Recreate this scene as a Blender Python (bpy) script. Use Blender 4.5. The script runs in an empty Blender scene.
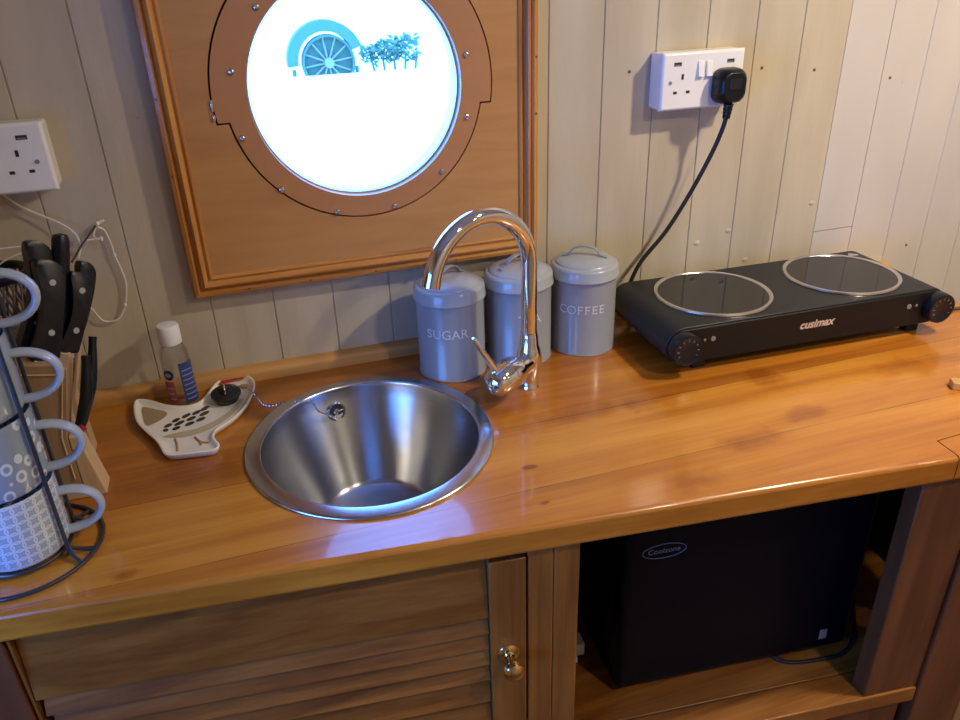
import bpy, bmesh, math, random
from mathutils import Vector, Matrix, noise
random.seed(4)
PI = math.pi
SC = bpy.context.scene
COL = SC.collection
V = Vector

# ------------------------------------------------------------------ materials
def new_mat(name):
    m = bpy.data.materials.new(name); m.use_nodes = True
    nt = m.node_tree
    return m, nt, nt.nodes['Principled BSDF']

def mat(name, col, rough=.5, metal=0., coat=0., coat_r=.05, spec=.5, bump=0., bump_scale=200., trans=0., ior=1.45, aniso=0.):
    m, nt, b = new_mat(name)
    b.inputs['Base Color'].default_value = (*col, 1)
    b.inputs['Roughness'].default_value = rough
    b.inputs['Metallic'].default_value = metal
    b.inputs['Coat Weight'].default_value = coat
    b.inputs['Coat Roughness'].default_value = coat_r
    b.inputs['Specular IOR Level'].default_value = spec
    b.inputs['Transmission Weight'].default_value = trans
    b.inputs['IOR'].default_value = ior
    b.inputs['Anisotropic'].default_value = aniso
    # slight procedural variation of tone
    tc = nt.nodes.new('ShaderNodeTexCoord'); n = nt.nodes.new('ShaderNodeTexNoise')
    n.inputs['Scale'].default_value = 14; n.inputs['Detail'].default_value = 4
    nt.links.new(tc.outputs['Object'], n.inputs['Vector'])
    mx = nt.nodes.new('ShaderNodeMix'); mx.data_type = 'RGBA'; mx.blend_type = 'MIX'
    mx.inputs[6].default_value = (*[c*.93 for c in col], 1); mx.inputs[7].default_value = (*[min(1, c*1.05) for c in col], 1)
    nt.links.new(n.outputs['Fac'], mx.inputs[0]); nt.links.new(mx.outputs[2], b.inputs['Base Color'])
    if bump:
        n2 = nt.nodes.new('ShaderNodeTexNoise'); n2.inputs['Scale'].default_value = bump_scale
        nt.links.new(tc.outputs['Object'], n2.inputs['Vector'])
        bp = nt.nodes.new('ShaderNodeBump'); bp.inputs['Strength'].default_value = bump; bp.inputs['Distance'].default_value = .002
        nt.links.new(n2.outputs['Fac'], bp.inputs['Height']); nt.links.new(bp.outputs['Normal'], b.inputs['Normal'])
    return m

def wood(name, dark, mid, light, axis='x', rough=.35, coat=.0, coat_r=.1, seams=None, knots=None, stretch=14, scale=2.2, contrast=1., off=0.):
    m, nt, b = new_mat(name)
    N, L = nt.nodes, nt.links
    tc = N.new('ShaderNodeTexCoord'); sep = N.new('ShaderNodeSeparateXYZ'); L.new(tc.outputs['Object'], sep.inputs[0])
    def math_(op, a, bb=None, c=None):
        n = N.new('ShaderNodeMath'); n.operation = op
        for i, v in enumerate((a, bb, c)):
            if v is None: continue
            if isinstance(v, (int, float)): n.inputs[i].default_value = v
            else: L.new(v, n.inputs[i])
        return n.outputs[0]
    board = None; vec = tc.outputs['Object']
    if seams:
        board = 0.
        for s in seams: board = math_('ADD', math_('GREATER_THAN', sep.outputs[1], s), board)
        cx = N.new('ShaderNodeCombineXYZ'); L.new(math_('MULTIPLY', board, 3.7), cx.inputs[0]); L.new(math_('MULTIPLY', board, 1.3), cx.inputs[2])
        va = N.new('ShaderNodeVectorMath'); va.operation = 'ADD'; L.new(vec, va.inputs[0]); L.new(cx.outputs[0], va.inputs[1]); vec = va.outputs[0]
    mp = N.new('ShaderNodeMapping'); mp.inputs['Location'].default_value = (off, off*.7, off*.3)
    sc = [stretch]*3; sc['xyz'.index(axis)] = 1.0
    mp.inputs['Scale'].default_value = sc; L.new(vec, mp.inputs['Vector'])
    n1 = N.new('ShaderNodeTexNoise'); n1.inputs['Scale'].default_value = scale; n1.inputs['Detail'].default_value = 5; n1.inputs['Distortion'].default_value = .9
    L.new(mp.outputs[0], n1.inputs['Vector'])
    sc2 = [stretch*9]*3; sc2['xyz'.index(axis)] = 3.0
    mp2 = N.new('ShaderNodeMapping'); mp2.inputs['Scale'].default_value = sc2; L.new(vec, mp2.inputs['Vector'])
    n2 = N.new('ShaderNodeTexNoise'); n2.inputs['Scale'].default_value = 2.0; n2.inputs['Detail'].default_value = 3; L.new(mp2.outputs[0], n2.inputs['Vector'])
    f = math_('ADD', math_('MULTIPLY', n1.outputs['Fac'], .8), math_('MULTIPLY', n2.outputs['Fac'], .2))
    f = math_('ADD', math_('MULTIPLY', math_('SUBTRACT', f, .5), contrast), .5)
    if board is not None:
        f = math_('ADD', f, math_('MULTIPLY', math_('SINE', math_('MULTIPLY', board, 2.3)), .06))
    if knots:
        wob = N.new('ShaderNodeTexNoise'); wob.inputs['Scale'].default_value = 26; wob.inputs['Detail'].default_value = 3; L.new(tc.outputs['Object'], wob.inputs['Vector'])
        for (kx, ky, rx, ry, amt) in knots:
            dx = math_('DIVIDE', math_('SUBTRACT', sep.outputs[0], kx), rx); dy = math_('DIVIDE', math_('SUBTRACT', sep.outputs[1], ky), ry)
            d = math_('SQRT', math_('ADD', math_('MULTIPLY', dx, dx), math_('MULTIPLY', dy, dy)))
            d = math_('ADD', d, math_('MULTIPLY', math_('SUBTRACT', wob.outputs['Fac'], .5), 1.6))
            k = N.new('ShaderNodeMapRange'); k.interpolation_type = 'SMOOTHSTEP'
            k.inputs['From Min'].default_value = 1.0; k.inputs['From Max'].default_value = .1; k.inputs['To Max'].default_value = amt
            L.new(d, k.inputs['Value']); f = math_('SUBTRACT', f, k.outputs[0])
    r = N.new('ShaderNodeValToRGB'); e = r.color_ramp.elements
    e[0].position = .3; e[0].color = (*dark, 1); e[1].position = .72; e[1].color = (*light, 1)
    k = e.new(.5); k.color = (*mid, 1)
    L.new(f, r.inputs['Fac']); colr = r.outputs[0]
    if seams:
        for s in seams:
            w = N.new('ShaderNodeTexNoise'); w.inputs['Scale'].default_value = 9; L.new(tc.outputs['Object'], w.inputs['Vector'])
            wd = math_('MULTIPLY', math_('SUBTRACT', w.outputs['Fac'], .25), .0022)
            ln = math_('LESS_THAN', math_('ABSOLUTE', math_('SUBTRACT', sep.outputs[1], s)), wd)
            mx = N.new('ShaderNodeMix'); mx.data_type = 'RGBA'; L.new(math_('MULTIPLY', ln, .6), mx.inputs[0]); L.new(colr, mx.inputs[6]); mx.inputs[7].default_value = (.03, .012, .005, 1); colr = mx.outputs[2]
    L.new(colr, b.inputs['Base Color'])
    b.inputs['Roughness'].default_value = rough; b.inputs['Coat Weight'].default_value = coat; b.inputs['Coat Roughness'].default_value = coat_r
    bp = N.new('ShaderNodeBump'); bp.inputs['Strength'].default_value = .12; bp.inputs['Distance'].default_value = .001
    L.new(n2.outputs['Fac'], bp.inputs['Height']); L.new(bp.outputs['Normal'], b.inputs['Normal'])
    return m

def paint(name, c1, c2, streak=10., rough=.45):
    m, nt, b = new_mat(name); N, L = nt.nodes, nt.links
    tc = N.new('ShaderNodeTexCoord'); mp = N.new('ShaderNodeMapping'); mp.inputs['Scale'].default_value = (streak, streak, 1.4)
    L.new(tc.outputs['Object'], mp.inputs[0])
    n = N.new('ShaderNodeTexNoise'); n.inputs['Scale'].default_value = 1.6; n.inputs['Detail'].default_value = 6; n.inputs['Distortion'].default_value = .4; L.new(mp.outputs[0], n.inputs['Vector'])
    r = N.new('ShaderNodeValToRGB'); r.color_ramp.elements[0].position = .35; r.color_ramp.elements[1].position = .68
    r.color_ramp.elements[0].color = (*c1, 1); r.color_ramp.elements[1].color = (*c2, 1)
    L.new(n.outputs['Fac'], r.inputs[0]); L.new(r.outputs[0], b.inputs['Base Color'])
    b.inputs['Roughness'].default_value = rough
    bp = N.new('ShaderNodeBump'); bp.inputs['Strength'].default_value = .25; bp.inputs['Distance'].default_value = .002
    n3 = N.new('ShaderNodeTexNoise'); n3.inputs['Scale'].default_value = 9; n3.inputs['Detail'].default_value = 5; L.new(mp.outputs[0], n3.inputs['Vector'])
    L.new(n3.outputs['Fac'], bp.inputs['Height']); L.new(bp.outputs['Normal'], b.inputs['Normal'])
    return m

def glass_mat(name, tint=(1, 1, 1), gloss=.08, rough=.02):
    m = bpy.data.materials.new(name); m.use_nodes = True; nt = m.node_tree; nt.nodes.clear()
    o = nt.nodes.new('ShaderNodeOutputMaterial'); mx = nt.nodes.new('ShaderNodeMixShader')
    t = nt.nodes.new('ShaderNodeBsdfTransparent'); t.inputs[0].default_value = (*tint, 1)
    g = nt.nodes.new('ShaderNodeBsdfGlossy'); g.inputs['Roughness'].default_value = rough
    fr = nt.nodes.new('ShaderNodeLayerWeight'); fr.inputs[0].default_value = .25
    ml = nt.nodes.new('ShaderNodeMath'); ml.operation = 'MULTIPLY_ADD'; ml.inputs[1].default_value = .5; ml.inputs[2].default_value = gloss*.4
    nt.links.new(fr.outputs['Fresnel'], ml.inputs[0]); nt.links.new(ml.outputs[0], mx.inputs[0])
    nt.links.new(t.outputs[0], mx.inputs[1]); nt.links.new(g.outputs[0], mx.inputs[2]); nt.links.new(mx.outputs[0], o.inputs[0])
    return m

def emit_mat(name, col, s):
    m, nt, b = new_mat(name)
    b.inputs['Base Color'].default_value = (*col, 1); b.inputs['Emission Color'].default_value = (*col, 1); b.inputs['Emission Strength'].default_value = s
    return m

M = {}
M['wall'] = paint('painted_planking', (.46, .395, .285), (.55, .48, .36))
M['wall_r'] = paint('painted_planking_fresh', (.56, .515, .47), (.62, .57, .52), 4)
M['wall_plain'] = paint('cabin_lining', (.42, .33, .22), (.50, .40, .28), 3)
M['groove'] = mat('gap_shade_and_knot', (.10, .08, .06), .8)  # holds the shade of the liner gap; also colours knot and nail marks
M['groove_paint'] = mat('painted_groove', (.47, .41, .31), .5)
M['counter'] = wood('varnished_pine_worktop', (.25, .066, .006), (.45, .160, .016), (.64, .290, .036), 'x', .26, .45, .06,
    seams=(-.432, -.291), stretch=10, scale=1.7, contrast=.8,
    knots=[(.288, -.300, .075, .03, 0.143), (.48, -.300, .05, .04, 0.163), (.243, -.484, .055, .03, 0.182), (.36, -.43, .07, .028, 0.169), (.47, -.40, .06, .022, 0.143), (.063, -.387, .013, .006, 0.500),
           (.053, -.462, .011, .006, 0.500), (.728, -.35, .12, .04, 0.104), (.19, -.29, .09, .035, 0.098), (-.42, -.42, .02, .012, 0.195), (.429, -.172, .05, .03, 0.098), (-.36, -.25, .1, .05, 0.078)])
M['pine'] = wood('varnished_pine_frame', (.15, .050, .008), (.25, .094, .016), (.34, .142, .028), 'z', .38, .25, .15, stretch=12)
M['pine_x'] = wood('varnished_pine_board', (.13, .038, .005), (.23, .080, .012), (.34, .138, .026), 'x', .38, .25, .15, stretch=12, contrast=1.2)
M['pine_red'] = wood('red_stained_pine', (.075, .023, .007), (.125, .042, .013), (.18, .063, .020), 'z', .5, .04, .2, stretch=12)
M['strip'] = wood('pine_beading', (.42, .20, .055), (.56, .30, .095), (.64, .37, .13), 'x', .4, .2, .15, stretch=12)
M['ply'] = wood('orange_plywood', (.42, .195, .060), (.50, .245, .078), (.56, .29, .10), 'x', .4, .25, .12, stretch=7, scale=5, contrast=.7)
M['ply_ring'] = wood('orange_plywood_ring', (.44, .195, .075), (.48, .22, .088), (.53, .25, .105), 'x', .4, .25, .12, stretch=5, scale=5, contrast=.5)
M['mould_z'] = wood('pine_moulding_upright', (.26, .085, .018), (.50, .22, .05), (.68, .35, .105), 'z', .35, .35, .1, stretch=26)
M['mould_x'] = wood('pine_moulding_level', (.26, .085, .018), (.50, .22, .05), (.68, .35, .105), 'x', .35, .35, .1, stretch=26)
M['beech'] = wood('pale_beech', (.42, .27, .13), (.54, .37, .2), (.62, .44, .26), 'z', .5, stretch=16)
M['beech_dark'] = wood('shaded_beech', (.23, .13, .055), (.31, .185, .085), (.37, .23, .11), 'z', .5, stretch=16)  # near-face shade put into the wood colour; one middle board shares it
M['steel'] = mat('brushed_steel', (.47, .48, .50), .27, 1., aniso=.8)
_t = M['steel'].node_tree.nodes.new('ShaderNodeTangent'); _t.direction_type = 'RADIAL'; _t.axis = 'Z'; M['steel'].node_tree.nodes['Principled BSDF'].inputs['Anisotropic Rotation'].default_value = .25
M['steel'].node_tree.links.new(_t.outputs[0], M['steel'].node_tree.nodes['Principled BSDF'].inputs['Tangent'])
M['steel_rim'] = mat('satin_steel_rim', (.60, .61, .63), .20, 1.)
M['chrome'] = mat('chrome', (.82, .83, .85), .05, 1.)
M['brass'] = mat('polished_brass', (.72, .50, .20), .14, 1.)
M['screw'] = mat('screw_steel', (.62, .62, .63), .25, 1.)
M['canister'] = mat('grey_blue_enamel', (.27, .285, .315), .3, 0, .3, .1)
M['canister_lid'] = mat('grey_blue_enamel_lid', (.34, .37, .40), .28, 0, .35, .1)
M['letter'] = mat('pale_grey_lettering', (.66, .67, .69), .5)
M['white_plastic'] = mat('white_plastic', (.82, .81, .80), .25, 0, .2)
M['white_rough'] = mat('white_ribbed_plastic', (.80, .81, .84), .45)
M['slot'] = mat('dark_slot', (.025, .022, .02), .6)
M['black_plastic'] = mat('black_plastic', (.006, .007, .010), .34, spec=.4)
M['black_rubber'] = mat('black_rubber', (.014, .014, .017), .5)
M['black_satin'] = mat('black_satin_metal', (.013, .014, .017), .42, 0, 0, .3, spec=.35)
M['black_panel'] = mat('black_front_panel', (.008, .007, .007), .45, spec=.3)
M['black_glass'] = mat('black_ceramic_glass', (.010, .010, .011), .06, 0, 0, .02, spec=.5)
M['ring_steel'] = mat('plate_ring_steel', (.70, .69, .67), .2, 1.)
M['knob_mark'] = mat('knob_tick_marks', (.20, .19, .17), .5)
M['logo_beige'] = mat('beige_logo_print', (.55, .40, .28), .5)
M['led'] = mat('indicator_clear', (.22, .20, .18), .3)
M['rivet'] = mat('grey_rivet', (.42, .44, .50), .35, .5)
M['red'] = mat('red_enamel', (.38, .02, .03), .4)
M['ceramic'] = mat('cream_glaze', (.83, .80, .72), .15, 0, .5, .05)
M['p_tan'] = mat('tan_glaze_paint', (.36, .26, .15), .25, 0, .4)
M['p_beige'] = mat('beige_glaze_paint', (.52, .44, .30), .25, 0, .4)
M['p_brown'] = mat('dark_brown_glaze_paint', (.055, .035, .03), .25, 0, .4)
M['p_leg'] = mat('ochre_glaze_paint', (.55, .27, .08), .25, 0, .4)
M['p_red'] = mat('red_glaze_paint', (.40, .015, .03), .25, 0, .4)
M['clear'] = glass_mat('clear_plastic', (.93, .94, .95), .12)
M['pane'] = glass_mat('window_glass', (.97, .98, .99), .06)
M['gel'] = glass_mat('clear_gel', (.90, .91, .93), .05)
M['lab_blue'] = mat('blue_label', (.035, .055, .20), .4)
M['lab_navy'] = mat('navy_label', (.03, .035, .16), .4)
M['lab_pale'] = mat('pale_label_print', (.26, .29, .50), .4)
M['lab_red'] = mat('red_label', (.36, .07, .06), .4)
M['wire_dark'] = mat('dark_coated_wire', (.035, .04, .05), .35, .3, .3)
M['mug_plain'] = mat('grey_glaze', (.25, .30, .37), .12, 0, .6, .04)  # grey glaze tinted blue to stand in for cool daylight
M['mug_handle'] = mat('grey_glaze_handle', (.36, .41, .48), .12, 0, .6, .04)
M['cable'] = mat('black_cable', (.012, .013, .018), .45)
M['fairy'] = mat('clear_silver_wire', (.80, .74, .66), .35, .0)
M['twig'] = mat('dark_twig', (.06, .05, .04), .6)
M['rattan'] = mat('dark_rattan', (.16, .12, .09), .7)
M['fridge'] = mat('black_fridge_shell', (.0015, .0025, .006), .42, spec=.18)
M['fridge_logo'] = mat('silver_logo_print', (.20, .23, .30), .4)
M['sticker'] = mat('grey_sticker', (.22, .23, .25), .5)
M['dark_in'] = mat('dark_cupboard_lining', (.05, .03, .018), .7)
M['floor'] = wood('cabin_floorboards', (.10, .05, .02), (.16, .08, .035), (.2, .11, .05), 'x', .5)
M['ceil'] = mat('cream_ceiling', (.62, .57, .48), .6)
M['lamp'] = emit_mat('warm_lamp_diffuser', (1, .80, .56), 9)
M['ground'] = mat('pale_towpath', (.92, .92, .90), .9)
M['wheel_blue'] = mat('blue_painted_wheel', (.07, .165, .09), .8)
M['wheel_pale'] = mat('pale_wheel_spokes', (.24, .26, .14), .8)
M['hedge'] = mat('hedge_leaves', (.075, .18, .09), .8)

def pattern_mat(name, base, line, kind):
    m, nt, b = new_mat(name); N, L = nt.nodes, nt.links
    def mt(op, a, bb=None):
        n = N.new('ShaderNodeMath'); n.operation = op
        for i, v in enumerate((a, bb)):
            if v is None: continue
            if isinstance(v, (int, float)): n.inputs[i].default_value = v
            else: L.new(v, n.inputs[i])
        return n.outputs[0]
    tc = N.new('ShaderNodeTexCoord'); s = N.new('ShaderNodeSeparateXYZ'); L.new(tc.outputs['Object'], s.inputs[0])
    ang = mt('ARCTAN2', s.outputs[1], s.outputs[0])
    if kind == 'lattice':
        u = mt('MULTIPLY', ang, 28/(2*PI)); v = mt('MULTIPLY', s.outputs[2], 28/(2*PI*.049))
        a = mt('ABSOLUTE', mt('SUBTRACT', mt('FRACT', mt('ADD', u, 50)), .5)); c = mt('ABSOLUTE', mt('SUBTRACT', mt('FRACT', mt('ADD', v, 50)), .5))
        best = None
        for sx in (1, -1):
            for sy in (1, -1):
                x = mt('SUBTRACT', mt('MULTIPLY', a, sx), .5); y = mt('SUBTRACT', mt('MULTIPLY', c, sy), .5)
                d = mt('ABSOLUTE', mt('SUBTRACT', mt('SQRT', mt('ADD', mt('MULTIPLY', x, x), mt('MULTIPLY', y, y))), .62))
                best = d if best is None else mt('MINIMUM', best, d)
        f = mt('LESS_THAN', best, .075)
    else:
        u = mt('MULTIPLY', ang, .049); cx = N.new('ShaderNodeCombineXYZ'); L.new(u, cx.inputs[0]); L.new(mt('MULTIPLY', s.outputs[2], .8), cx.inputs[1])
        vo = N.new('ShaderNodeTexVoronoi'); vo.inputs['Scale'].default_value = 68; vo.inputs['Randomness'].default_value = .55; L.new(cx.outputs[0], vo.inputs['Vector'])
        f = mt('LESS_THAN', mt('ABSOLUTE', mt('SUBTRACT', vo.outputs['Distance'], .33)), .085)
    # the band under the rim stays plain
    mx = N.new('ShaderNodeMix'); mx.data_type = 'RGBA'; L.new(f, mx.inputs[0]); mx.inputs[6].default_value = (*base, 1); mx.inputs[7].default_value = (*line, 1)
    L.new(mx.outputs[2], b.inputs['Base Color']); b.inputs['Roughness'].default_value = .2; b.inputs['Coat Weight'].default_value = .5
    bp = N.new('ShaderNodeBump'); bp.inputs['Strength'].default_value = .4; bp.inputs['Distance'].default_value = .0008; L.new(f, bp.inputs['Height']); L.new(bp.outputs['Normal'], b.inputs['Normal'])
    return m
M['mug_lattice'] = pattern_mat('grey_glaze_star_lattice', (.32, .41, .53), (.58, .66, .76), 'lattice')  # blue of the side daylight mixed into the glaze colours
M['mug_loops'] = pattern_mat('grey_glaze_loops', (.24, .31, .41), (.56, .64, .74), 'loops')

# ------------------------------------------------------------------ mesh helpers
WOFF = {}
class MB:
    def __init__(s): s.bm = bmesh.new()
    def box(s, c, d, mtx=None, mi=0):
        r = bmesh.ops.create_cube(s.bm, size=1); vs = r['verts']
        bmesh.ops.scale(s.bm, vec=V(d), verts=vs); bmesh.ops.translate(s.bm, vec=V(c), verts=vs)
        if mtx: bmesh.ops.transform(s.bm, matrix=mtx, verts=vs)
        if mi:
            for f in {f for v in vs for f in v.link_faces}: f.material_index = mi
        return s
    def bx(s, x0, x1, y0, y1, z0, z1, mtx=None, mi=0):
        return s.box(((x0+x1)/2, (y0+y1)/2, (z0+z1)/2), (abs(x1-x0), abs(y1-y0), abs(z1-z0)), mtx, mi)
    def loft(s, rings, close=True, cap0=True, cap1=True):
        R = [[s.bm.verts.new(V(p)) for p in ring] for ring in rings]; n = len(R[0])
        for a, b in zip(R, R[1:]):
            for i in range(n if close else n-1):
                j = (i+1) % n
                try: s.bm.faces.new((a[i], a[j], b[j], b[i]))
                except ValueError: pass
        if cap0 and close: s.bm.faces.new(list(reversed(R[0])))
        if cap1 and close: s.bm.faces.new(R[-1])
        return s
    def cyl(s, p0, p1, r0, r1=None, n=24, cap=True):
        if r1 is None: r1 = r0
        p0, p1 = V(p0), V(p1); d = (p1-p0).normalized(); a = d.orthogonal().normalized(); b = d.cross(a)
        return s.loft([[p+(a*math.cos(2*PI*i/n)+b*math.sin(2*PI*i/n))*r for i in range(n)] for p, r in ((p0, r0), (p1, r1))], True, cap, cap)
    def lathe(s, prof, c=(0, 0, 0), n=48, axis=None, cap0=False, cap1=False, arc=None):
        """prof: (r, h) pairs turned about z (or axis) through c"""
        c = V(c); ax = V(axis or (0, 0, 1)).normalized()
        a = V((1, 0, 0)) if not axis else ax.orthogonal().normalized(); b = ax.cross(a)
        return s.loft([[c+ax*h+(a*math.cos(2*PI*i/n)+b*math.sin(2*PI*i/n))*max(r, 1e-5) for i in range(n)] for r, h in prof], True, cap0, cap1)
    def tube(s, pts, r, n=10, closed=False, cap=True):
        pts = [V(p) for p in pts]; m = len(pts); rings = []; prev = None
        rr = r if isinstance(r, (list, tuple)) else [r]*m
        for i, p in enumerate(pts):
            if closed: t = pts[(i+1) % m]-pts[i-1]
            else: t = pts[min(i+1, m-1)]-pts[max(i-1, 0)]
            t.normalize()
            a = (t.orthogonal() if prev is None else prev-t*prev.dot(t)).normalized(); prev = a; b = t.cross(a)
            rings.append([p+(a*math.cos(2*PI*k/n)+b*math.sin(2*PI*k/n))*rr[i] for k in range(n)])
        if closed: rings.append(rings[0]); 
        s.loft(rings, True, cap and not closed, cap and not closed)
        if closed: bmesh.ops.remove_doubles(s.bm, verts=s.bm.verts, dist=1e-6)
        return s
    def prism(s, outline, h0, h1, f=None):
        """outline (a,b); extruded h0..h1; f maps (a,b,h) to xyz"""
        f = f or (lambda a, b, h: (a, b, h))
        return s.loft([[f(a, b, h) for a, b in outline] for h in (h0, h1)])
    def sphere(s, c, r, sub=3, sc=(1, 1, 1)):
        q = bmesh.ops.create_icosphere(s.bm, subdivisions=sub, radius=r)['verts']
        bmesh.ops.scale(s.bm, vec=V(sc), verts=q); bmesh.ops.translate(s.bm, vec=V(c), verts=q); return s
    def text(s, txt, size, f, ext=.0003, shear=0., spacing=1., bold=0.):
        cu = bpy.data.curves.new('t', 'FONT'); cu.body = txt; cu.size = size; cu.align_x = 'CENTER'; cu.align_y = 'CENTER'; cu.extrude = ext; cu.shear = shear; cu.space_character = spacing; cu.offset = bold
        o = bpy.data.objects.new('t', cu); COL.objects.link(o)
        bpy.context.view_layer.update(); me = bpy.data.meshes.new_from_object(o.evaluated_get(bpy.context.evaluated_depsgraph_get()))
        base = len(s.bm.verts); vs = [s.bm.verts.new(V(f(*v.co))) for v in me.vertices]
        for p in me.polygons:
            try: s.bm.faces.new([vs[i] for i in p.vertices])
            except ValueError: pass
        bpy.data.objects.remove(o); bpy.data.curves.remove(cu); bpy.data.meshes.remove(me); return s
    def build(s, name, m, parent=None, smooth=True, bevel=0., seg=2, ang=35, subsurf=0, label=None, fixn=True):
        bm = s.bm
        if fixn: bmesh.ops.recalc_face_normals(bm, faces=bm.faces)
        me = bpy.data.meshes.new(name)
        if parent is not None:
            off = WOFF.get(parent.name, V((0, 0, 0))); bmesh.ops.translate(bm, vec=-off, verts=bm.verts)
        bm.to_mesh(me); bm.free()
        for mm in (m if isinstance(m, (list, tuple)) else [m]): me.materials.append(M[mm] if isinstance(mm, str) else mm)
        if smooth: me.shade_smooth(); me.set_sharp_from_angle(angle=math.radians(ang))
        o = bpy.data.objects.new(name, me); COL.objects.link(o)
        if parent is not None:
            o.parent = parent; WOFF[o.name] = WOFF.get(parent.name, V((0, 0, 0)))
        if bevel:
            b = o.modifiers.new('bevel', 'BEVEL'); b.width = bevel; b.segments = seg; b.limit_method = 'ANGLE'; b.angle_limit = math.radians(40); b.harden_normals = False
        if subsurf:
            u = o.modifiers.new('sub', 'SUBSURF'); u.levels = subsurf; u.render_levels = subsurf
        if label: o['label'] = label
        return o

def thing(name, label, cat, loc=(0, 0, 0), group=None):
    o = bpy.data.objects.new(name, None); o.empty_display_size = .02; COL.objects.link(o); o.location = loc
    o['label'] = label; o['category'] = cat
    if group: o['group'] = group
    WOFF[o.name] = V(loc); return o
def tag(o, label, cat, group=None):
    o['label'] = label; o['category'] = cat
    if group: o['group'] = group
    return o
def recentre(o, loc):
    """move a single-mesh thing's origin to its base"""
    o.data.transform(Matrix.Translation(-V(loc))); o.location = loc; return o
def struct(o, label=None, cat=None):
    o['kind'] = 'structure'
    if label: o['label'] = label
    if cat: o['category'] = cat
    return o
def catmull(pts, n=8, closed=False):
    pts = [V(p) for p in pts]; m = len(pts); out = []
    rng = range(m if closed else m-1)
    for i in rng:
        g = lambda k: pts[k % m] if closed else pts[max(0, min(m-1, k))]
        p0, p1, p2, p3 = g(i-1), g(i), g(i+1), g(i+2)
        for k in range(n):
            t = k/n
            out.append(.5*((2*p1)+(p2-p0)*t+(2*p0-5*p1+4*p2-p3)*t*t+(3*p1-p0-3*p2+p3)*t**3))
    if not closed: out.append(pts[-1])
    return out

# ------------------------------------------------------------------ room shell
X0, X1, YF, ZF, ZC = -1.0, 1.9, -1.95, -.9, 1.1
seams = [-.92, -.83, -.74, -.66, -.5705, -.484, -.394, -.2986, -.2079, -.1173, -.0267, .064, .1546, .2453, .3359, .4265, .5172, .6078, .6985, .7891, .8798, .9704, 1.061, 1.1517, 1.2423, 1.333, 1.4236, 1.52, 1.61, 1.7, 1.8]
PX, PZ, PR = -.049, .424, .150       # porthole centre on the panel face, radius of the glass
HX0, HX1, HZ0, HZ1 = -.27, .17, .21, .64
def plank_piece(mb, x0, x1, z0, z1, mi=0, T=.03):
    gw, gd = .0016, .0020
    xs = [(x0, 0)]
    for s in seams:
        if x0+gw < s < x1-gw: xs += [(s-gw, 0), (s-gw*.35, gd), (s+gw*.35, gd), (s+gw, 0)]
    xs.append((x1, 0))
    bm = mb.bm
    lo = [bm.verts.new((x, y, z0)) for x, y in xs]; hi = [bm.verts.new((x, y, z1)) for x, y in xs]
    for i in range(len(xs)-1):
        f = bm.faces.new((lo[i], lo[i+1], hi[i+1], hi[i])); f.material_index = 2 if mi == 0 and (xs[i][1] > 0 and xs[i+1][1] > 0) else mi
    b = [bm.verts.new((x, T, z)) for x, z in ((x0, z0), (x1, z0), (x1, z1), (x0, z1))]
    bm.faces.new(b).material_index = mi
    bm.faces.new([lo[0], hi[0], b[3], b[0]]).material_index = mi; bm.faces.new([hi[-1], lo[-1], b[1], b[2]]).material_index = mi
    bm.faces.new(hi+[b[2], b[3]]).material_index = mi; bm.faces.new(lo+[b[1], b[0]]).material_index = mi
w = MB()
plank_piece(w, X0, HX0, ZF, ZC); plank_piece(w, HX1, .7891, ZF, ZC); plank_piece(w, HX0, HX1, ZF, HZ0); plank_piece(w, HX0, HX1, HZ1, ZC)
plank_piece(w, .7901, .8788, ZF, .1024, 1); plank_piece(w, .7901, .8788, .1040, ZC, 1); plank_piece(w, .8798, X1, ZF, ZC, 1)
w.bx(.788, .90, .012, .03, ZF, ZC, mi=2)
# filled and bare nail heads in the planking
for (x, z, mi) in [(.382, .416, 3), (.627, .406, 3), (.733, .396, 3), (.898, .372, 3), (1.024, .046, 3), (-.342, .406, 2), (.929, .362, 1), (.958, .357, 1)]:
    w.cyl((x, .001, z), (x, -.0008, z), .0026, n=10)
    if mi:
        w.bm.faces.ensure_lookup_table()
        for f in w.bm.faces[-12:]: f.material_index = mi
for (x, z) in [(.537, .115), (.645, .068), (.775, .161), (.60, .13)]:
    w.sphere((x, 0, z), .007, 2, (1, .25, .7))
struct(w.build('wall_back', ['wall', 'wall_r', 'groove_paint', 'groove'], fixn=True, ang=20))
struct(MB().bx(X0-.05, X1+.05, YF-.05, .03, ZF-.05, ZF).build('floor', 'floor'))
struct(MB().bx(X0-.05, X1+.05, YF-.05, .03, ZC, ZC+.05).build('ceiling', 'ceil'))
struct(MB().bx(X0-.05, X1+.05, YF-.05, YF, ZF, ZC).build('wall_front', 'wall_plain'))
struct(MB().bx(-.70, -.672, -.40, -.002, ZF, ZC).build('light_shield_panel', 'wall_plain'))  # unseen panel added to keep the door's blue daylight off the left planking
struct(MB().bx(X1, X1+.05, YF, .03, ZF, ZC).build('wall_right', 'wall_plain'))
DY0, DY1, DZ0, DZ1 = -1.50, -.53, -.06, .46     # glazed opening in the end bulkhead
l = MB(); l.bx(X0-.05, X0, YF, DY0, ZF, ZC); l.bx(X0-.05, X0, DY1, .03, ZF, ZC); l.bx(X0-.05, X0, DY0, DY1, DZ1, ZC); l.bx(X0-.05, X0, DY0, DY1, ZF, DZ0)
struct(l.build('wall_left', 'wall_plain'))
l = MB()
for y in (DY0+.012, DY1-.012): l.bx(X0-.045, X0-.005, y-.012, y+.012, DZ0, DZ1)
for z in (DZ0+.012, DZ1-.012): l.bx(X0-.045, X0-.005, DY0, DY1, z-.012, z+.012)
struct(l.build('door_1', 'pine'))
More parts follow.
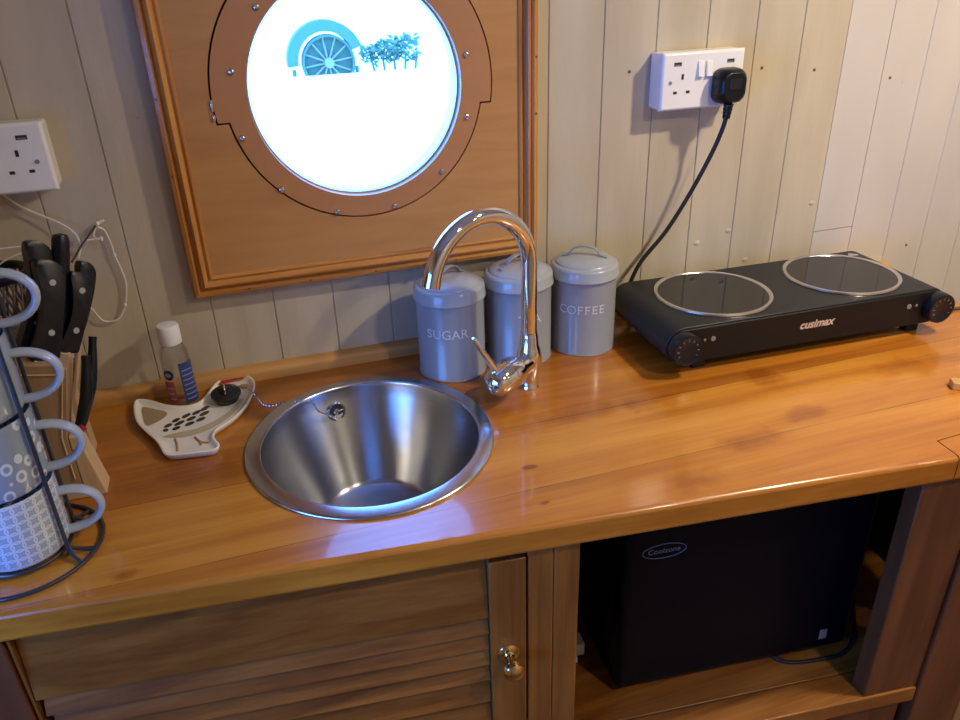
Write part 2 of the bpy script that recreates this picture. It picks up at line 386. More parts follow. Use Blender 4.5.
struct(MB().bx(X0-.03, X0-.026, DY0, DY1, DZ0, DZ1).build('window_2', 'pane'))
# back beading between worktop and planking
struct(MB().prism([(0, 0), (-.02, 0), (-.02, .012), (-.0185, .0165), (-.015, .019), (-.009, .0205), (0, .021)], -.670, .975, lambda a, b, h: (h, a, b)).build('trim_1', 'strip', ang=50))

# ------------------------------------------------------------------ porthole liner
yP = -.018
win = bpy.data.objects.new('window_1', None); COL.objects.link(win); win.location = (PX, 0, PZ); win['kind'] = 'structure'; WOFF['window_1'] = V((PX, 0, PZ))
RO, RI = .1955, .1800
def ring_outline(grow=0., n=72):
    """hatch outline: wide above the shoulder line, narrower below it"""
    zs = -.031-grow; ro, ri = RO+grow, RI+grow
    ao, ai = math.asin(zs/ro), math.asin(zs/ri)
    out = [(PX+ro*math.cos(a), PZ+ro*math.sin(a)) for a in [ao+(PI-2*ao)*i/n for i in range(n+1)]]
    out += [(PX+ri*math.cos(a), PZ+ri*math.sin(a)) for a in [PI-ai+(PI+2*ai)*i/n for i in range(n+1)]]
    return out
FX0, FX1, FZ0, FZ1 = -.319, .2211, .149, .72
fw = .034
def face_with_hole(mb, outer, inner, f, h0, h1):
    bm = mb.bm
    def ed(loop, h):
        vs = [bm.verts.new(V(f(a, b, h))) for a, b in loop]; es = [bm.edges.new((vs[i], vs[(i+1) % len(vs)])) for i in range(len(vs))]; return vs, es
    for h in (h0, h1):
        ov, oe = ed(outer, h); iv, ie = ed(inner, h)
        bmesh.ops.triangle_fill(bm, edges=oe+ie, use_beauty=True)
        if h == h0: O0, I0 = ov, iv
    for a, b in ((O0, ov), (I0, iv)):
        for i in range(len(a)):
            j = (i+1) % len(a); bm.faces.new((a[i], a[j], b[j], b[i]))
    return mb
F = lambda a, b, h: (a, h, b)
rect = [(FX0+.01, FZ0+.01), (FX1-.01, FZ0+.01), (FX1-.01, FZ1-.01), (FX0+.01, FZ1-.01)]
struct(face_with_hole(MB(), rect, ring_outline(.0026), F, yP, .0).build('liner_panel', 'ply', win, ang=30))
circ = [(PX+math.cos(2*PI*i/96)*PR, PZ+math.sin(2*PI*i/96)*PR) for i in range(96)]
struct(face_with_hole(MB(), ring_outline(0), circ, F, yP-.0015, .0).build('liner_ring', 'ply_ring', win, ang=30))
circ2 = [(PX+math.cos(2*PI*i/96)*(RO+.02), PZ+math.sin(2*PI*i/96)*(RO+.02)) for i in range(96)]
struct(face_with_hole(MB(), circ2, [(PX+math.cos(2*PI*i/96)*(PR+.005), PZ+math.sin(2*PI*i/96)*(PR+.005)) for i in range(96)], F, -.004, .004).build('gap_backing', 'groove', win))
# reveal tube through the hull side and the metal glazing rim
struct(MB().lathe([(PR+.001, 0), (PR+.001, -.045), (PR+.012, -.045), (PR+.012, 0)], (PX, -.002, PZ), 96, (0, -1, 0)).build('reveal', 'white_plastic', win))
struct(MB().lathe([(PR+.004, .006), (PR-.0025, .005), (PR-.0045, -.001), (PR-.0045, -.010), (PR+.004, -.012)], (PX, 0, PZ), 96, (0, -1, 0)).build('glazing_rim', 'screw', win))
struct(MB().lathe([(0, -.003), (PR-.004, -.003), (PR-.004, -.007), (0, -.007)], (PX, 0, PZ), 96, (0, -1, 0)).build('pane', 'pane', win))
# moulding frame
prof = [(0, 0), (0, -.018), (.003, -.023), (.008, -.0245), (.0105, -.021), (.012, -.0195), (.0135, -.0225), (.0185, -.027), (.0235, -.0225), (.0245, -.019), (.0265, -.0205), (.0285, -.0215), (.031, -.0205), (.0325, -.0175), (.034, -.0165), (.034, 0)]
def mould(side):
    mb = MB()
    if side == 'L': mb.loft([[(FX0+a, h, FZ0+a) for a, h in prof], [(FX0+a, h, FZ1-a) for a, h in prof]])
    if side == 'R': mb.loft([[(FX1-a, h, FZ0+a) for a, h in prof], [(FX1-a, h, FZ1-a) for a, h in prof]])
    if side == 'B': mb.loft([[(FX0+a, h, FZ0+a) for a, h in prof], [(FX1-a, h, FZ0+a) for a, h in prof]])
    if side == 'T': mb.loft([[(FX0+a, h, FZ1-a) for a, h in prof], [(FX1-a, h, FZ1-a) for a, h in prof]])
    return mb
for sd, mm in (('L', 'mould_z'), ('R', 'mould_z'), ('B', 'mould_x'), ('T', 'mould_x')):
    struct(mould(sd).build('moulding', mm, win, ang=40))
sm = [(-.214, .459), (-.214, .373), (-.172, .298), (-.097, .256), (-.011, .255), (.065, .299), (.108, .375), (.11, .461), (.07, .55), (-.17, .535), (-.10, .597), (.0, .598)]
for x, z in sm:
    x, z = x, z-.002
    sb = MB().lathe([(.0045, 0), (.0045, .001), (.0036, .0024), (.002, .003), (.0018, .002), (0, .002)], (x, yP-.0015, z), 16, (0, -1, 0))
    struct(sb.build('screw', 'screw', win))
# chrome slivers standing in for daylight leaking through the liner ring gap
struct(MB().bx(-.2480, -.2445, yP-.003, yP+.004, .408, .424).build('gap_light_sliver', 'chrome', win, bevel=.001))
struct(MB().bx(-.2480, -.2440, yP-.003, yP+.004, .396, .405).build('gap_light_sliver', 'chrome', win, bevel=.001))
for x, z in [(-.313, .43), (-.313, .33), (-.30, .2), (-.05, .156), (-.15, .156), (-.24, .156), (.08, .156), (.216, .45), (.216, .37)]:
    struct(MB().cyl((x, -.0225, z), (x, -.0248, z), .0016, n=8).build('nail_hole', 'groove', win))
# dark knot in the bottom moulding
struct(MB().cyl((.03, -.024, .154), (.03, -.0249, .154), .004, n=12).build('knot', 'groove', win))

# ------------------------------------------------------------------ worktop and base cabinet
U = V((.9943, -.1064, 0)); NN = V((.1064, .9943, 0)); O0 = V((0, -.497, 0))
def cab(u, k, z): return tuple(O0+U*u+NN*k+V((0, 0, z)))
cabM = Matrix(((U.x, NN.x, 0, O0.x), (U.y, NN.y, 0, O0.y), (0, 0, 1, 0), (0, 0, 0, 1)))
SX, SY = -.116, -.249
wt = MB()
xr = .578; fl = cab(-1.25, 0, 0); fr = cab(.582, 0, 0)
outl = [(-.670, 0), (-1.2, fl[1]), (fr[0], fr[1]), (fr[0]+.004, fr[1]+.04), (.985, -.50), (.978, -.012), (.978, 0)]
outl[1] = (-.670, cab(-.670/.9943, 0, 0)[1])
def arc_(a0, a1, n=40): return [(SX+math.cos(a0+(a1-a0)*i/n)*.155, SY+math.sin(a0+(a1-a0)*i/n)*.155*1.055) for i in range(n+1)]
yfm = O0.y+U.y*(SX/U.x)
left = [(SX, 0), (-.670, 0), outl[1], (SX, yfm)]+arc_(-PI/2, -3*PI/2)
right = [(SX, yfm)]+outl[2:]+[(SX, 0)]+arc_(PI/2, -PI/2)
for pl_ in (left, right):
    bmw = wt.bm; lo_ = [bmw.verts.new((a, b, -.038)) for a, b in pl_]; hi_ = [bmw.verts.new((a, b, 0)) for a, b in pl_]
    bmw.faces.new(hi_); bmw.faces.new(list(reversed(lo_)))
    for k in range(len(pl_)):
        k2 = (k+1) % len(pl_)
        if abs(pl_[k][0]-SX) < 1e-6 and abs(pl_[k2][0]-SX) < 1e-6: continue
        bmw.faces.new((lo_[k], lo_[k2], hi_[k2], hi_[k]))
bmesh.ops.remove_doubles(wt.bm, verts=wt.bm.verts, dist=1e-6)
def front_bevel(o, wd=.006):
    """round only the front nosing"""
    me = o.data; at = me.attributes.new('bevel_weight_edge', 'FLOAT', 'EDGE')
    for e in me.edges:
        a, b = [me.vertices[v].co for v in e.vertices]
        if all(abs(NN.dot(V((p.x, p.y, 0))-O0)) < 2e-3 for p in (a, b)) and abs(a.z-b.z) < 1e-6: at.data[e.index].value = 1.
    md = o.modifiers.new('nosing', 'BEVEL'); md.limit_method = 'WEIGHT'; md.width = wd; md.segments = 3
wo = wt.build('worktop', 'counter', ang=50); front_bevel(wo)
tag(wo, 'long orange varnished pine worktop under the porthole, with the round sink let in', 'worktop')
# end cap board at the right of the front edge
eb = MB().prism([(.5805, -.559), (.5845, -.5205), (.984, -.5015), (.984, -.602)], -.038, -.0001).build('worktop_end_board', 'counter'); front_bevel(eb)
tag(eb, 'short varnished board butted against the right end of the worktop front', 'board')

def cb(mb, u0, u1, k0, k1, z0, z1): return mb.bx(u0, u1, k0, k1, z0, z1, cabM)
ct = thing('base_cabinet', 'red-brown pine cabinet carcass under the worktop with an open appliance bay', 'cabinet', (0, -.4, ZF))
def cpart(name, m, boxes, bevel=.002, parent=ct, label=None):
    mb = MB()
    for b in boxes: cb(mb, *b)
    return mb.build(name, m, parent, bevel=bevel, label=label)
zt = -.0385
cpart('stile', 'pine', [(.0205, .053, .015, .06, ZF+.002, zt), (.0535, .0865, .0155, .06, ZF+.002, zt)])
cpart('stile', 'pine_red', [(-.635, -.5545, .012, .05, ZF+.002, zt)])
cpart('post', 'pine_red', [(.556, .648, .015, .044, -.4505, zt)])
cpart('stile', 'pine_red', [(.650, .74, .010, .05, ZF+.002, zt)])
cpart('shelf', 'pine_x', [(.088, .648, .012, .062, -.481, -.451), (.0885, .80, .0635, .43, -.481, -.4515)])
cpart('partition', 'dark_in', [(.064, .086, .062, .43, -.4505, zt)])
cpart('back_panel', 'dark_in', [(-.62, .80, .445, .455, ZF+.002, zt)])
cpart('end_panel', 'dark_in', [(.785, .80, .062, .43, -.4505, zt)])
cpart('rail', 'pine_x', [(.088, .648, .016, .04, ZF+.05, ZF+.09)])
lp = cpart('lower_panel', 'pine_red', [(.092, .632, .02, .04, -.80, -.4835)])
# louvred door
dt = thing('louvred_door', 'brown louvred pine cupboard door with a brass knob below the sink', 'door', tuple(cab(-.26, .02, -.85)))
mb = MB(); cb(mb, -.0285, .0175, .012, .034, -.85, -.053); mb.build('stile', 'pine', dt, bevel=.0015)
mb = MB(); cb(mb, -.552, -.549, .016, .034, -.85, -.05); mb.build('stile', 'pine', dt)
sl = MB(); z = -.0405; hs = [.104, .027, .026, .028, .028, .04, .045, .045, .045, .045, .045]
for i, h in enumerate(hs):
    u0 = -.5475 + (.004 if i else 0) + (.004 if i > 1 else 0)
    z1 = z-h
    t0 = .030; t1 = .016
    P4 = [(t0-.004, z), (t1, z1+.002), (t1+.002, z1), (.034, z1+.001), (.034, z)]
    sl.loft([[cab(u, k, zz) for k, zz in P4] for u in (u0, -.0295)])
    z = z1
sl.build('louvre_panel', 'pine_x', dt, ang=25)
kb = MB(); c0 = V(cab(-.006, .012, -.205)); nn = -NN
kb.lathe([(0, 0), (.0135, 0), (.0145, .0015), (.012, .004), (.0075, .0055), (.006, .008)], c0, 32, nn)
knob = kb.build('knob_rose', 'brass', dt)
MB().lathe([(.0055, .006), (.0048, .014), (.006, .019), (.0115, .0225), (.0142, .0275), (.0135, .033), (.009, .0375), (.003, .0392), (0, .0393)], c0, 32, nn).build('knob', 'brass', knob)

# ------------------------------------------------------------------ fridge in the bay
fz0, fz1 = -.4495, -.062
ft = thing('mini_fridge', 'small black mini fridge standing in the open bay under the worktop', 'fridge', cab(.39, .25, -.451))
mb = MB(); cb(mb, .186, .588, .150, .405, fz0, fz1); mb.build('cabinet_shell', 'fridge', ft, bevel=.012, seg=3)
mb = MB(); cb(mb, .186, .588, .108, .1475, fz0+.0065, fz1); dr = mb.build('door', 'fridge', ft, bevel=.012, seg=4)
def fridge_f(a, b, h): return cab(.2455+a, .1079-h, -.172+b)
mb = MB(); mb.text('Coolzone', .0125, lambda a, b, h: fridge_f(a, b, h), .0002); mb.build('logo_lettering', 'fridge_logo', dr, smooth=False)
mb = MB(); mb.tube([fridge_f(.033*math.cos(2*PI*i/48), .0125*math.sin(2*PI*i/48), .0003) for i in range(48)], .0006, 6, True); mb.build('logo_oval', 'fridge_logo', dr)
mb = MB(); cb(mb, .533, .546, .1072, .1079, -.418, -.398); mb.build('energy_sticker', 'sticker', dr, smooth=False)
for uu in (.22, .556):
    for kk in (.14, .38):
        mb = MB(); mb.cyl(cab(uu, kk, -.4512), cab(uu, kk, -.445), .012, n=16); mb.build('foot', 'black_rubber', ft)
fc = MB().tube(catmull([cab(.452, .140, -.4478), cab(.468, .108, -.4478), cab(.49, .097, -.4478), cab(.53, .0935, -.4478), cab(.575, .096, -.4478), cab(.62, .13, -.4478), cab(.68, .22, -.4478)], 8), .0031, 10).build('fridge_cable', 'cable')
tag(fc, 'black mains cable lying on the bay floor in front of the mini fridge', 'cable')
wp = thing('white_plug_adapter', 'small white plug adapter behind the light post at the left of the fridge', 'plug', cab(.150, .20, -.451))
mb = MB(); cb(mb, .138, .165, .19, .218, -.447, -.421); pb = mb.build('body', 'white_plastic', wp, bevel=.003)
mb = MB(); cb(mb, .142, .150, .182, .1905, -.4512, -.440); mb.build('clip', 'white_plastic', wp, bevel=.001)

# ------------------------------------------------------------------ sink
st = thing('round_sink', 'round stainless steel sink bowl let into the worktop', 'sink', (SX, SY, 0)); st.scale = (1, 1.055, 1)
MB().lathe([(.1672, .0), (.1676, .0018), (.1668, .0034), (.1645, .0043), (.1500, .0048), (.1480, .0052), (.1468, .0044), (.1460, .002), (.1457, -.004)], (SX, SY, 0.0004), 96).build('rim', 'steel_rim', st, ang=60)
bl = MB().lathe([(.1458, -.002), (.1450, -.008), (.1425, -.020), (.0915, -.134), (.0890, -.1385), (.0860, -.1405), (.0835, -.1412), (.06, -.1425), (.026, -.145), (.025, -.15), (0, -.151)], (SX, SY, 0), 96).build('bowl', 'steel', st, ang=50)
a0 = math.atan2(.138, -.030); rO = .1375
oc = V((SX+math.cos(a0)*rO, SY+math.sin(a0)*rO, -.030)); on = V((-math.cos(a0), -math.sin(a0), .24)).normalized()
ov = MB().lathe([(.0145, -.001), (.0150, .001), (.0135, .0028), (.0118, .0026), (.011, .0008)], oc, 32, on).build('overflow_rose', 'chrome', st)
MB().lathe([(.0112, .0006), (0, .0006)], oc, 32, on).build('overflow_hole', 'slot', ov)
e1 = on.orthogonal().normalized(); e2 = on.cross(e1)
mb = MB()
for k in range(3):
    a = 2*PI*k/3+.4; d = e1*math.cos(a)+e2*math.sin(a); mb.cyl(oc+on*.0014+d*.003, oc+on*.0014+d*.0115, .0009, n=8)
mb.lathe([(.0042, .0008), (.0044, .002), (.003, .0026), (.0026, .0015), (0, .0013)], oc, 20, on); mb.build('overflow_spider', 'chrome', ov)
MB().lathe([(.0262, -.1448), (.0235, -.1438), (.021, -.1455)], (SX, SY, 0), 32).build('drain_ring', 'chrome', st)

# ------------------------------------------------------------------ tap
TX, TY = .1395, -.189
tt = thing('mixer_tap', 'tall chrome swan-neck mixer tap behind the right side of the sink', 'tap', (TX, TY, 0))
MB().lathe([(.0, .0), (.0155, 0), (.0155, .0025), (.0145, .004), (.0145, .022), (.0175, .030), (.0190, .042), (.0185, .055), (.0160, .066), (.0140, .071), (.0135, .085), (.0128, .087), (.0122, .092)], (TX, TY, 0.0003), 40).build('body', 'chrome', tt, ang=50)
ang = 3.508; dd = V((math.cos(ang), math.sin(ang), 0)); ra = .0845
pts = [V((TX, TY, z)) for z in (.085, .12, .16, .198)]
pts += [V((TX, TY, .198))+dd*ra*(1-math.cos(t))+V((0, 0, ra*math.sin(t))) for t in [PI*i/28 for i in range(1, 27)]]
e = pts[-1]; tg = (pts[-1]-pts[-2]).normalized(); pts.append(e+tg*.006)
sp = MB().tube(pts, .0118, 24).build('swan_neck_spout', 'chrome', tt, ang=60)
e = pts[-1]
MB().cyl(e-tg*.004, e+tg*.003, .0124, .0122, 24).build('aerator', 'chrome', sp)
# valve cartridge points out to the left and forward, with a pin lever rising from it
cd = V((-.84, -.54, -.06)).normalized(); c0 = V((TX, TY, .045))
vb = MB().lathe([(.0, .004), (.0160, .004), (.0175, .024), (.0205, .032), (.0226, .038), (.0232, .052), (.0232, .0535), (.0222, .0545), (.0222, .0555), (.0232, .0565), (.0226, .072), (.0190, .084), (.011, .0915), (0, .093)], c0, 40, cd).build('valve_body', 'chrome', tt, ang=40)
lv0 = c0+cd*.074+V((0, 0, .012)); ld = V((-.46, -.10, .80)).normalized()
MB().tube([lv0, lv0+ld*.02, lv0+ld*.05, lv0+ld*.076, lv0+ld*.0785], [.0056, .0050, .0040, .0033, .0018], 16).build('lever', 'chrome', vb)

# ------------------------------------------------------------------ canisters
def canister(x, y, word, label, az, hz_rot):
    t = thing('storage_canister', label, 'canister', (x, y, 0), 'kitchen storage canisters'); R = .0522; c = (x, y, 0)
    b = MB().lathe([(0, .0012), (.0495, .0012), (R+.0012, .0), (R+.0016, .0018), (R, .0036), (R, .136), (.049, .136)], c, 64).build('body', 'canister', t, ang=50)
    tm = MB(); wrap = lambda a, bb, h: (x+math.cos(az+a/R)*(R+.0002+h), y+math.sin(az+a/R)*(R+.0002+h), .0800+bb)
    adv = {'S': .0112, 'U': .0146, 'G': .0150, 'A': .0138, 'R': .0128, 'T': .0122, 'E': .0122, 'C': .0142, 'O': .0158, 'F': .0116}
    tot = sum(adv[ch_] for ch_ in word); cur = -tot/2
    for ch_ in word:
        cxl = cur+adv[ch_]/2; cur += adv[ch_]
        ex = [[1e9, -1e9], [1e9, -1e9]]
        def ff(a, bb, h):
            ex[0][0] = min(ex[0][0], a); ex[0][1] = max(ex[0][1], a); ex[1][0] = min(ex[1][0], bb); ex[1][1] = max(ex[1][1], bb)
            return wrap(cxl+a, bb, h)
        tm.text(ch_, .0205, ff, .0002, 0, 1., -.0001)
        (l0, l1), (b0, b1) = ex; sw = .0010
        feet = {'U': [(l0+sw, b1), (l1-sw, b1)], 'A': [(l0+sw, b0), (l1-sw, b0)], 'R': [(l0+sw, b0), (l1-sw, b0), (l0+sw, b1)], 'T': [(0, b0)], 'E': [(l0+sw, b0), (l0+sw, b1)], 'F': [(l0+sw, b0), (l0+sw, b1)]}.get(ch_, [])
        for fx, fy in feet:
            q_ = [(fx-.0021, -.00025), (fx+.0021, -.00025), (fx+.0021, .00025), (fx-.0021, .00025)]
            off_ = .00025 if fy == b0 else -.00025
            tm.loft([[wrap(cxl+a_, fy+off_+d_, h_) for a_, d_ in q_] for h_ in (-.0002, .0002)])
        for tx, ty, dy_ in {'T': [(l0, b1, -1), (l1, b1, -1)], 'E': [(l1, b1, -1), (l1, b0, 1)], 'F': [(l1, b1, -1)], 'S': [(l1-.0006, b1-.0006, -1), (l0+.0004, b0+.0006, 1)], 'C': [(l1-.0004, b1-.0010, -1)], 'G': [(l1-.0008, b1-.0010, -1)]}.get(ch_, []):
            q_ = [(tx-.0004, ty), (tx+.0004, ty), (tx+.0004, ty+dy_*.0026), (tx-.0004, ty+dy_*.0026)]
            tm.loft([[wrap(cxl+a_, d_, h_) for a_, d_ in q_] for h_ in (-.0002, .0002)])
    tm.build('lettering', 'letter', b, smooth=False)
    l = MB().lathe([(R+.0022, .1245), (R+.0036, .126), (R+.0038, .1275), (R+.0026, .1290), (R+.0022, .1410), (R+.0010, .1442), (.049, .1458), (.0470, .1462), (.0462, .1478), (.044, .1494), (.034, .1530), (.02, .1556), (.0, .1562)], c, 64).build('lid', 'canister_lid', t, ang=50)
    d = V((math.cos(hz_rot), math.sin(hz_rot), 0)); s = V((-d.y, d.x, 0)); hb = MB(); pr = []
    path = [(-.036, .1538), (-.027, .1560), (-.0235, .1580)]+[(-.0225*math.cos(a), .1585+.0120*math.sin(a)) for a in [PI*i/12 for i in range(1, 12)]]+[(.0235, .1580), (.027, .1560), (.036, .1538)]
    up = V((0, 0, 1)); rings = []
    for i, (a, z) in enumerate(path):
        p = V((x, y, z))+d*a; q0 = path[max(i-1, 0)]; q1 = path[min(i+1, len(path)-1)]
        tg = (d*(q1[0]-q0[0])+up*(q1[1]-q0[1])).normalized(); n = s.cross(tg)
        wd = .0042; th = .0010
        rings.append([p+s*wd+n*th, p-s*wd+n*th, p-s*wd-n*th, p+s*wd-n*th])
    hb.loft(rings); hb.build('handle', 'canister', l, bevel=.0005)
    return t
camx, camy = -.236, -1.148
def face_az(x, y, off): return math.atan2(camy-y, camx-x)+off
canister(.049, -.087, 'SUGAR', 'grey-blue lidded canister lettered SUGAR, nearest the sink', face_az(.049, -.087, -.14), math.radians(35))
canister(.165, -.077, 'TEA', 'grey-blue canister lettered TEA, partly hidden by the tap', face_az(.165, -.077, .36), math.radians(18))
canister(.277, -.081, 'COFFEE', 'grey lidded canister lettered COFFEE, beside the hob', face_az(.277, -.081, -.03), math.radians(-32))

# ------------------------------------------------------------------ double hob
hy = -.038; HXc, HYc = .6087, -.1485
hM = Matrix.Translation((HXc, HYc, 0)) @ Matrix.Rotation(hy, 4, 'Z')
ht = thing('double_hotplate', 'black portable double hotplate on the worktop below the white socket', 'hob', (HXc, HYc, 0))
Wt, Dp, z0, z1, rr = .512, .204, .018, .078, .030
HS = -.007
def stad(w, r, zc, n=12):
    o = []
    for i in range(n+1): a = PI/2-PI*i/n; o.append((HS+w/2-r+r*math.cos(a), zc+r*math.sin(a)))
    for i in range(n+1): a = -PI/2-PI*i/n; o.append((HS-w/2+r+r*math.cos(a), zc+r*math.sin(a)))
    return o
hf = lambda a, b, h: tuple(hM @ V((a, h, b)))
MB().prism(stad(Wt, rr, .048), -Dp/2+.004, Dp/2, hf).build('casing', 'black_satin', ht, bevel=.0015, ang=30)
fp = MB().prism(stad(Wt-.004, rr-.002, .048), -Dp/2-.0008, -Dp/2+.0035, hf).build('front_panel', 'black_panel', ht, bevel=.0012, ang=30)
MB().text('cusimax', .0190, lambda a, b, h: tuple(hM @ V((-.002+a, -Dp/2-.0009-h, .052+b))), .0002, .22, 1.0, .0006).build('logo_lettering', 'logo_beige', fp, smooth=False)
for sx in (-1, 1):
    for (q, r) in ((.176, .0042), (.190, .0022)):
        q2 = q if sx > 0 else q
        MB().lathe([(r, 0), (r, .0012), (r*.6, .0016), (0, .0016)], hM @ V((HS+sx*q2*1.02, -Dp/2-.0008, .055)), 16, hM.to_3x3() @ V((0, -1, 0))).build('indicator', 'led', fp)
    kc = hM @ V((HS+sx*(Wt/2-.0255), -Dp/2-.0005, .050)); ka = hM.to_3x3() @ V((0, -1, 0))
    kn = MB().lathe([(0, 0), (.0245, 0), (.0255, .002), (.0255, .013), (.0245, .0175), (.0222, .0182), (.0212, .0176), (0, .0176)], kc, 40, ka).build('knob', 'black_plastic', ht, ang=40)
    tk = MB(); kx = hM.to_3x3() @ V((1, 0, 0))
    for i in range(9):
        a = math.radians(-30+30*i); d = kx*math.cos(a)+V((0, 0, 1))*math.sin(a); p = kc+ka*.0177
        tk.cyl(p+d*.0150, p+d*.0182, .0006, n=6)
    tk.build('dial_marks', 'knob_mark', kn)
RR = .0958
for sx in (-1, 1):
    c = hM @ V((sx*.1243, .0075, .0782))
    MB().lathe([(RR-.0075, .0), (RR-.0070, .0022), (RR-.0045, .0034), (RR-.001, .003), (RR, .0004)], c, 80).build('plate_ring', 'ring_steel', ht, ang=60)
    MB().lathe([(RR-.0072, .0), (RR-.0072, .0012), (0, .0013)], c, 80).build('glass_plate', 'black_glass', ht)
for sx in (-1, 1):
    for sy in (-1, 1):
        MB().box((HS+(.212 if sx > 0 else -.190), sy*.080, .010), (.024, .018, .0195), hM).build('foot', 'black_plastic', ht, bevel=.002)
# little white warning triangle printed in the back right corner
tr = MB()
A, B, C_ = [V((.200, .080, .0783)), V((.217, .077, .0783)), V((.206, .089, .0783))]
for p, q in ((A, B), (B, C_), (C_, A)): tr.cyl(hM @ p, hM @ q, .0007, n=6)
tr.cyl(hM @ V((.2075, .0800, .0783)), hM @ V((.2070, .0850, .0783)), .0006, n=6); tr.build('warning_mark', 'letter', ht)

# ------------------------------------------------------------------ sockets
def socket(x0, zb, label, plugged):
    W, H = .146, .086
    t = thing('double_socket', label, 'socket', (x0+W/2, 0, zb))
    MB().bx(x0+.001, x0+W-.001, -.031, 0, zb+.001, zb+H-.001).build('back_box', 'white_plastic', t, bevel=.004, seg=3)
    fp = MB().loft([[(x0+a, y, zb+b) for a, b in ((d, d), (W-d, d), (W-d, H-d), (d, H-d))] for y, d in ((-.0315, 0), (-.0375, .0), (-.041, .003))]).build('face_plate', 'white_plastic', t, bevel=.0012, seg=2)
    yf = -.0412
    for o in (0, 1):
        cx = x0+(.036 if o == 0 else .110)
        pin = MB(); pin.bx(cx-.002, cx+.002, yf-.0002, yf+.004, zb+.046, zb+.054)
        pin.bx(cx-.0145, cx-.0082, yf-.0002, yf+.004, zb+.025, zb+.029); pin.bx(cx+.0082, cx+.0145, yf-.0002, yf+.004, zb+.025, zb+.029)
        pin.build('pin_holes', 'slot', fp, smooth=False)
        ux = x0+(.026 if o == 0 else .120)
        us = MB().bx(ux-.0065, ux+.0065, yf-.0002, yf+.004, zb+.066, zb+.0715).build('usb_port', 'slot', fp, smooth=False)
        MB().bx(ux-.0055, ux+.0045, yf-.0004, yf+.003, zb+.0665, zb+.0685).build('usb_tongue', 'knob_mark', us, smooth=False)
        MB().cyl((cx-.021 if o == 0 else cx+.020, yf, zb+.042 if o == 0 else zb+.038), (cx-.021 if o == 0 else cx+.020, yf-.0006, zb+.042 if o == 0 else zb+.038), .0028, n=14).build('screw_cap', 'sticker', fp)
        sx = x0+(.0665 if o == 0 else .0815)
        MB().prism([(yf+.003, zb+.048), (yf-.0015, zb+.048), (yf-.0055, zb+.0485), (yf-.0015, zb+.0715), (yf+.003, zb+.072)], sx-.0052, sx+.0052, lambda a, b, h: (h, a, b)).build('rocker_switch', 'white_plastic', fp, bevel=.0007)
    return t
socket(.417, .358, 'white double wall socket with a black plug in its right outlet', True)
socket(-.596, .331, 'white double wall socket at the left edge above the knife block', False)
# plug and its lead
pt = thing('mains_plug', 'black three-pin plug in the right outlet of the white socket', 'plug', (.528, -.043, .39))
px, pz = .5285, .3915
def rr_out(w, h, r, cx, cz, n=8):
    o = []
    for sx, sz, a0 in ((1, 1, 0), (-1, 1, 90), (-1, -1, 180), (1, -1, 270)):
        for i in range(n+1):
            a = math.radians(a0+90*i/n); o.append((cx+sx*(w/2-r)+r*math.cos(a), cz+sz*(h/2-r)+r*math.sin(a)))
    return o
pb = MB().loft([[(a, y, b) for a, b in rr_out(w, h, r, px, pz)] for y, w, h, r in ((-.0425, .046, .050, .013), (-.047, .050, .053, .015), (-.060, .050, .053, .016), (-.068, .046, .049, .016), (-.0725, .038, .041, .014))]).build('body', 'black_plastic', pt, ang=40, bevel=.001)
MB().loft([[(a, y, b) for a, b in rr_out(w, h, .003, px, pz+.004)] for y, w, h in ((-.0720, .022, .017), (-.0736, .020, .015))]).build('fuse_cover', 'black_satin', pb, ang=30)
cp = MB()
for i in range(4):
    z = pz-.027-i*.0055; cp.lathe([(.0078-i*.0005, 0), (.0078-i*.0005, -.0040), (.0058, -.0044), (.0058, -.0055)], (px-.0005*i, -.060, z), 20, cap0=True, cap1=True)
cp.build('cord_grip', 'black_plastic', pb)
cord = [(.5265, -.060, .345), (.524, -.058, .327), (.515, -.050, .289), (.488, -.042, .226), (.450, -.036, .160), (.410, -.032, .112), (.393, -.030, .078), (.387, -.028, .045), (.395, -.026, .018), (.43, -.026, .0045)]
lc = MB().tube(catmull(cord, 10), .0036, 12).build('hotplate_lead', 'cable')
tag(lc, 'black lead running from the plug down behind the left end of the hotplate', 'cable')
rc = MB().tube(catmull([(.846, -.06, .0035), (.862, -.10, .0035), (.872, -.16, .0035), (.895, -.20, .0035), (.93, -.205, .0035), (.97, -.21, .0035)], 8), .003, 10).build('thin_cable', 'twig')
tag(rc, 'thin dark cable on the worktop to the right of the hotplate knob', 'cable')
ws = MB().box((.735, -.428, .006), (.05, .018, .011), Matrix.Translation((.735, -.428, 0)) @ Matrix.Rotation(-.5, 4, 'Z') @ Matrix.Translation((-.735, .428, 0))).build('wood_offcut', 'strip', bevel=.001)
tag(ws, 'small pale wooden block on the worktop at the right edge of the photo', 'wood block')

# ------------------------------------------------------------------ hen spoon rest, plug, chain, bottle
hen = [(-.431, -.049), (-.426, -.034), (-.408, -.043), (-.384, -.067), (-.359, -.080), (-.341, -.078), (-.328, -.057), (-.316, -.026), (-.297, -.008), (-.272, -.010), (-.258, -.031), (-.257, -.062), (-.268, -.103), (-.282, -.131), (-.298, -.151), (-.315, -.167), (-.319, -.187), (-.312, -.207), (-.320, -.219), (-.350, -.216), (-.380, -.209), (-.388, -.187), (-.396, -.163), (-.411, -.133), (-.425, -.098)]
hp = [V((x, y, 0)) for x, y in hen]; hp = catmull(hp, 6, True)
def offs(pts, d):
    n = len(pts); o = []
    for i in range(n):
        t = (pts[(i+1) % n]-pts[i-1]).normalized(); o.append(pts[i]+V((t.y, -t.x, 0))*d)
    for _ in range(3): o = [(o[i-1]+o[i]*2+o[(i+1) % n])/4 for i in range(n)]
    return o
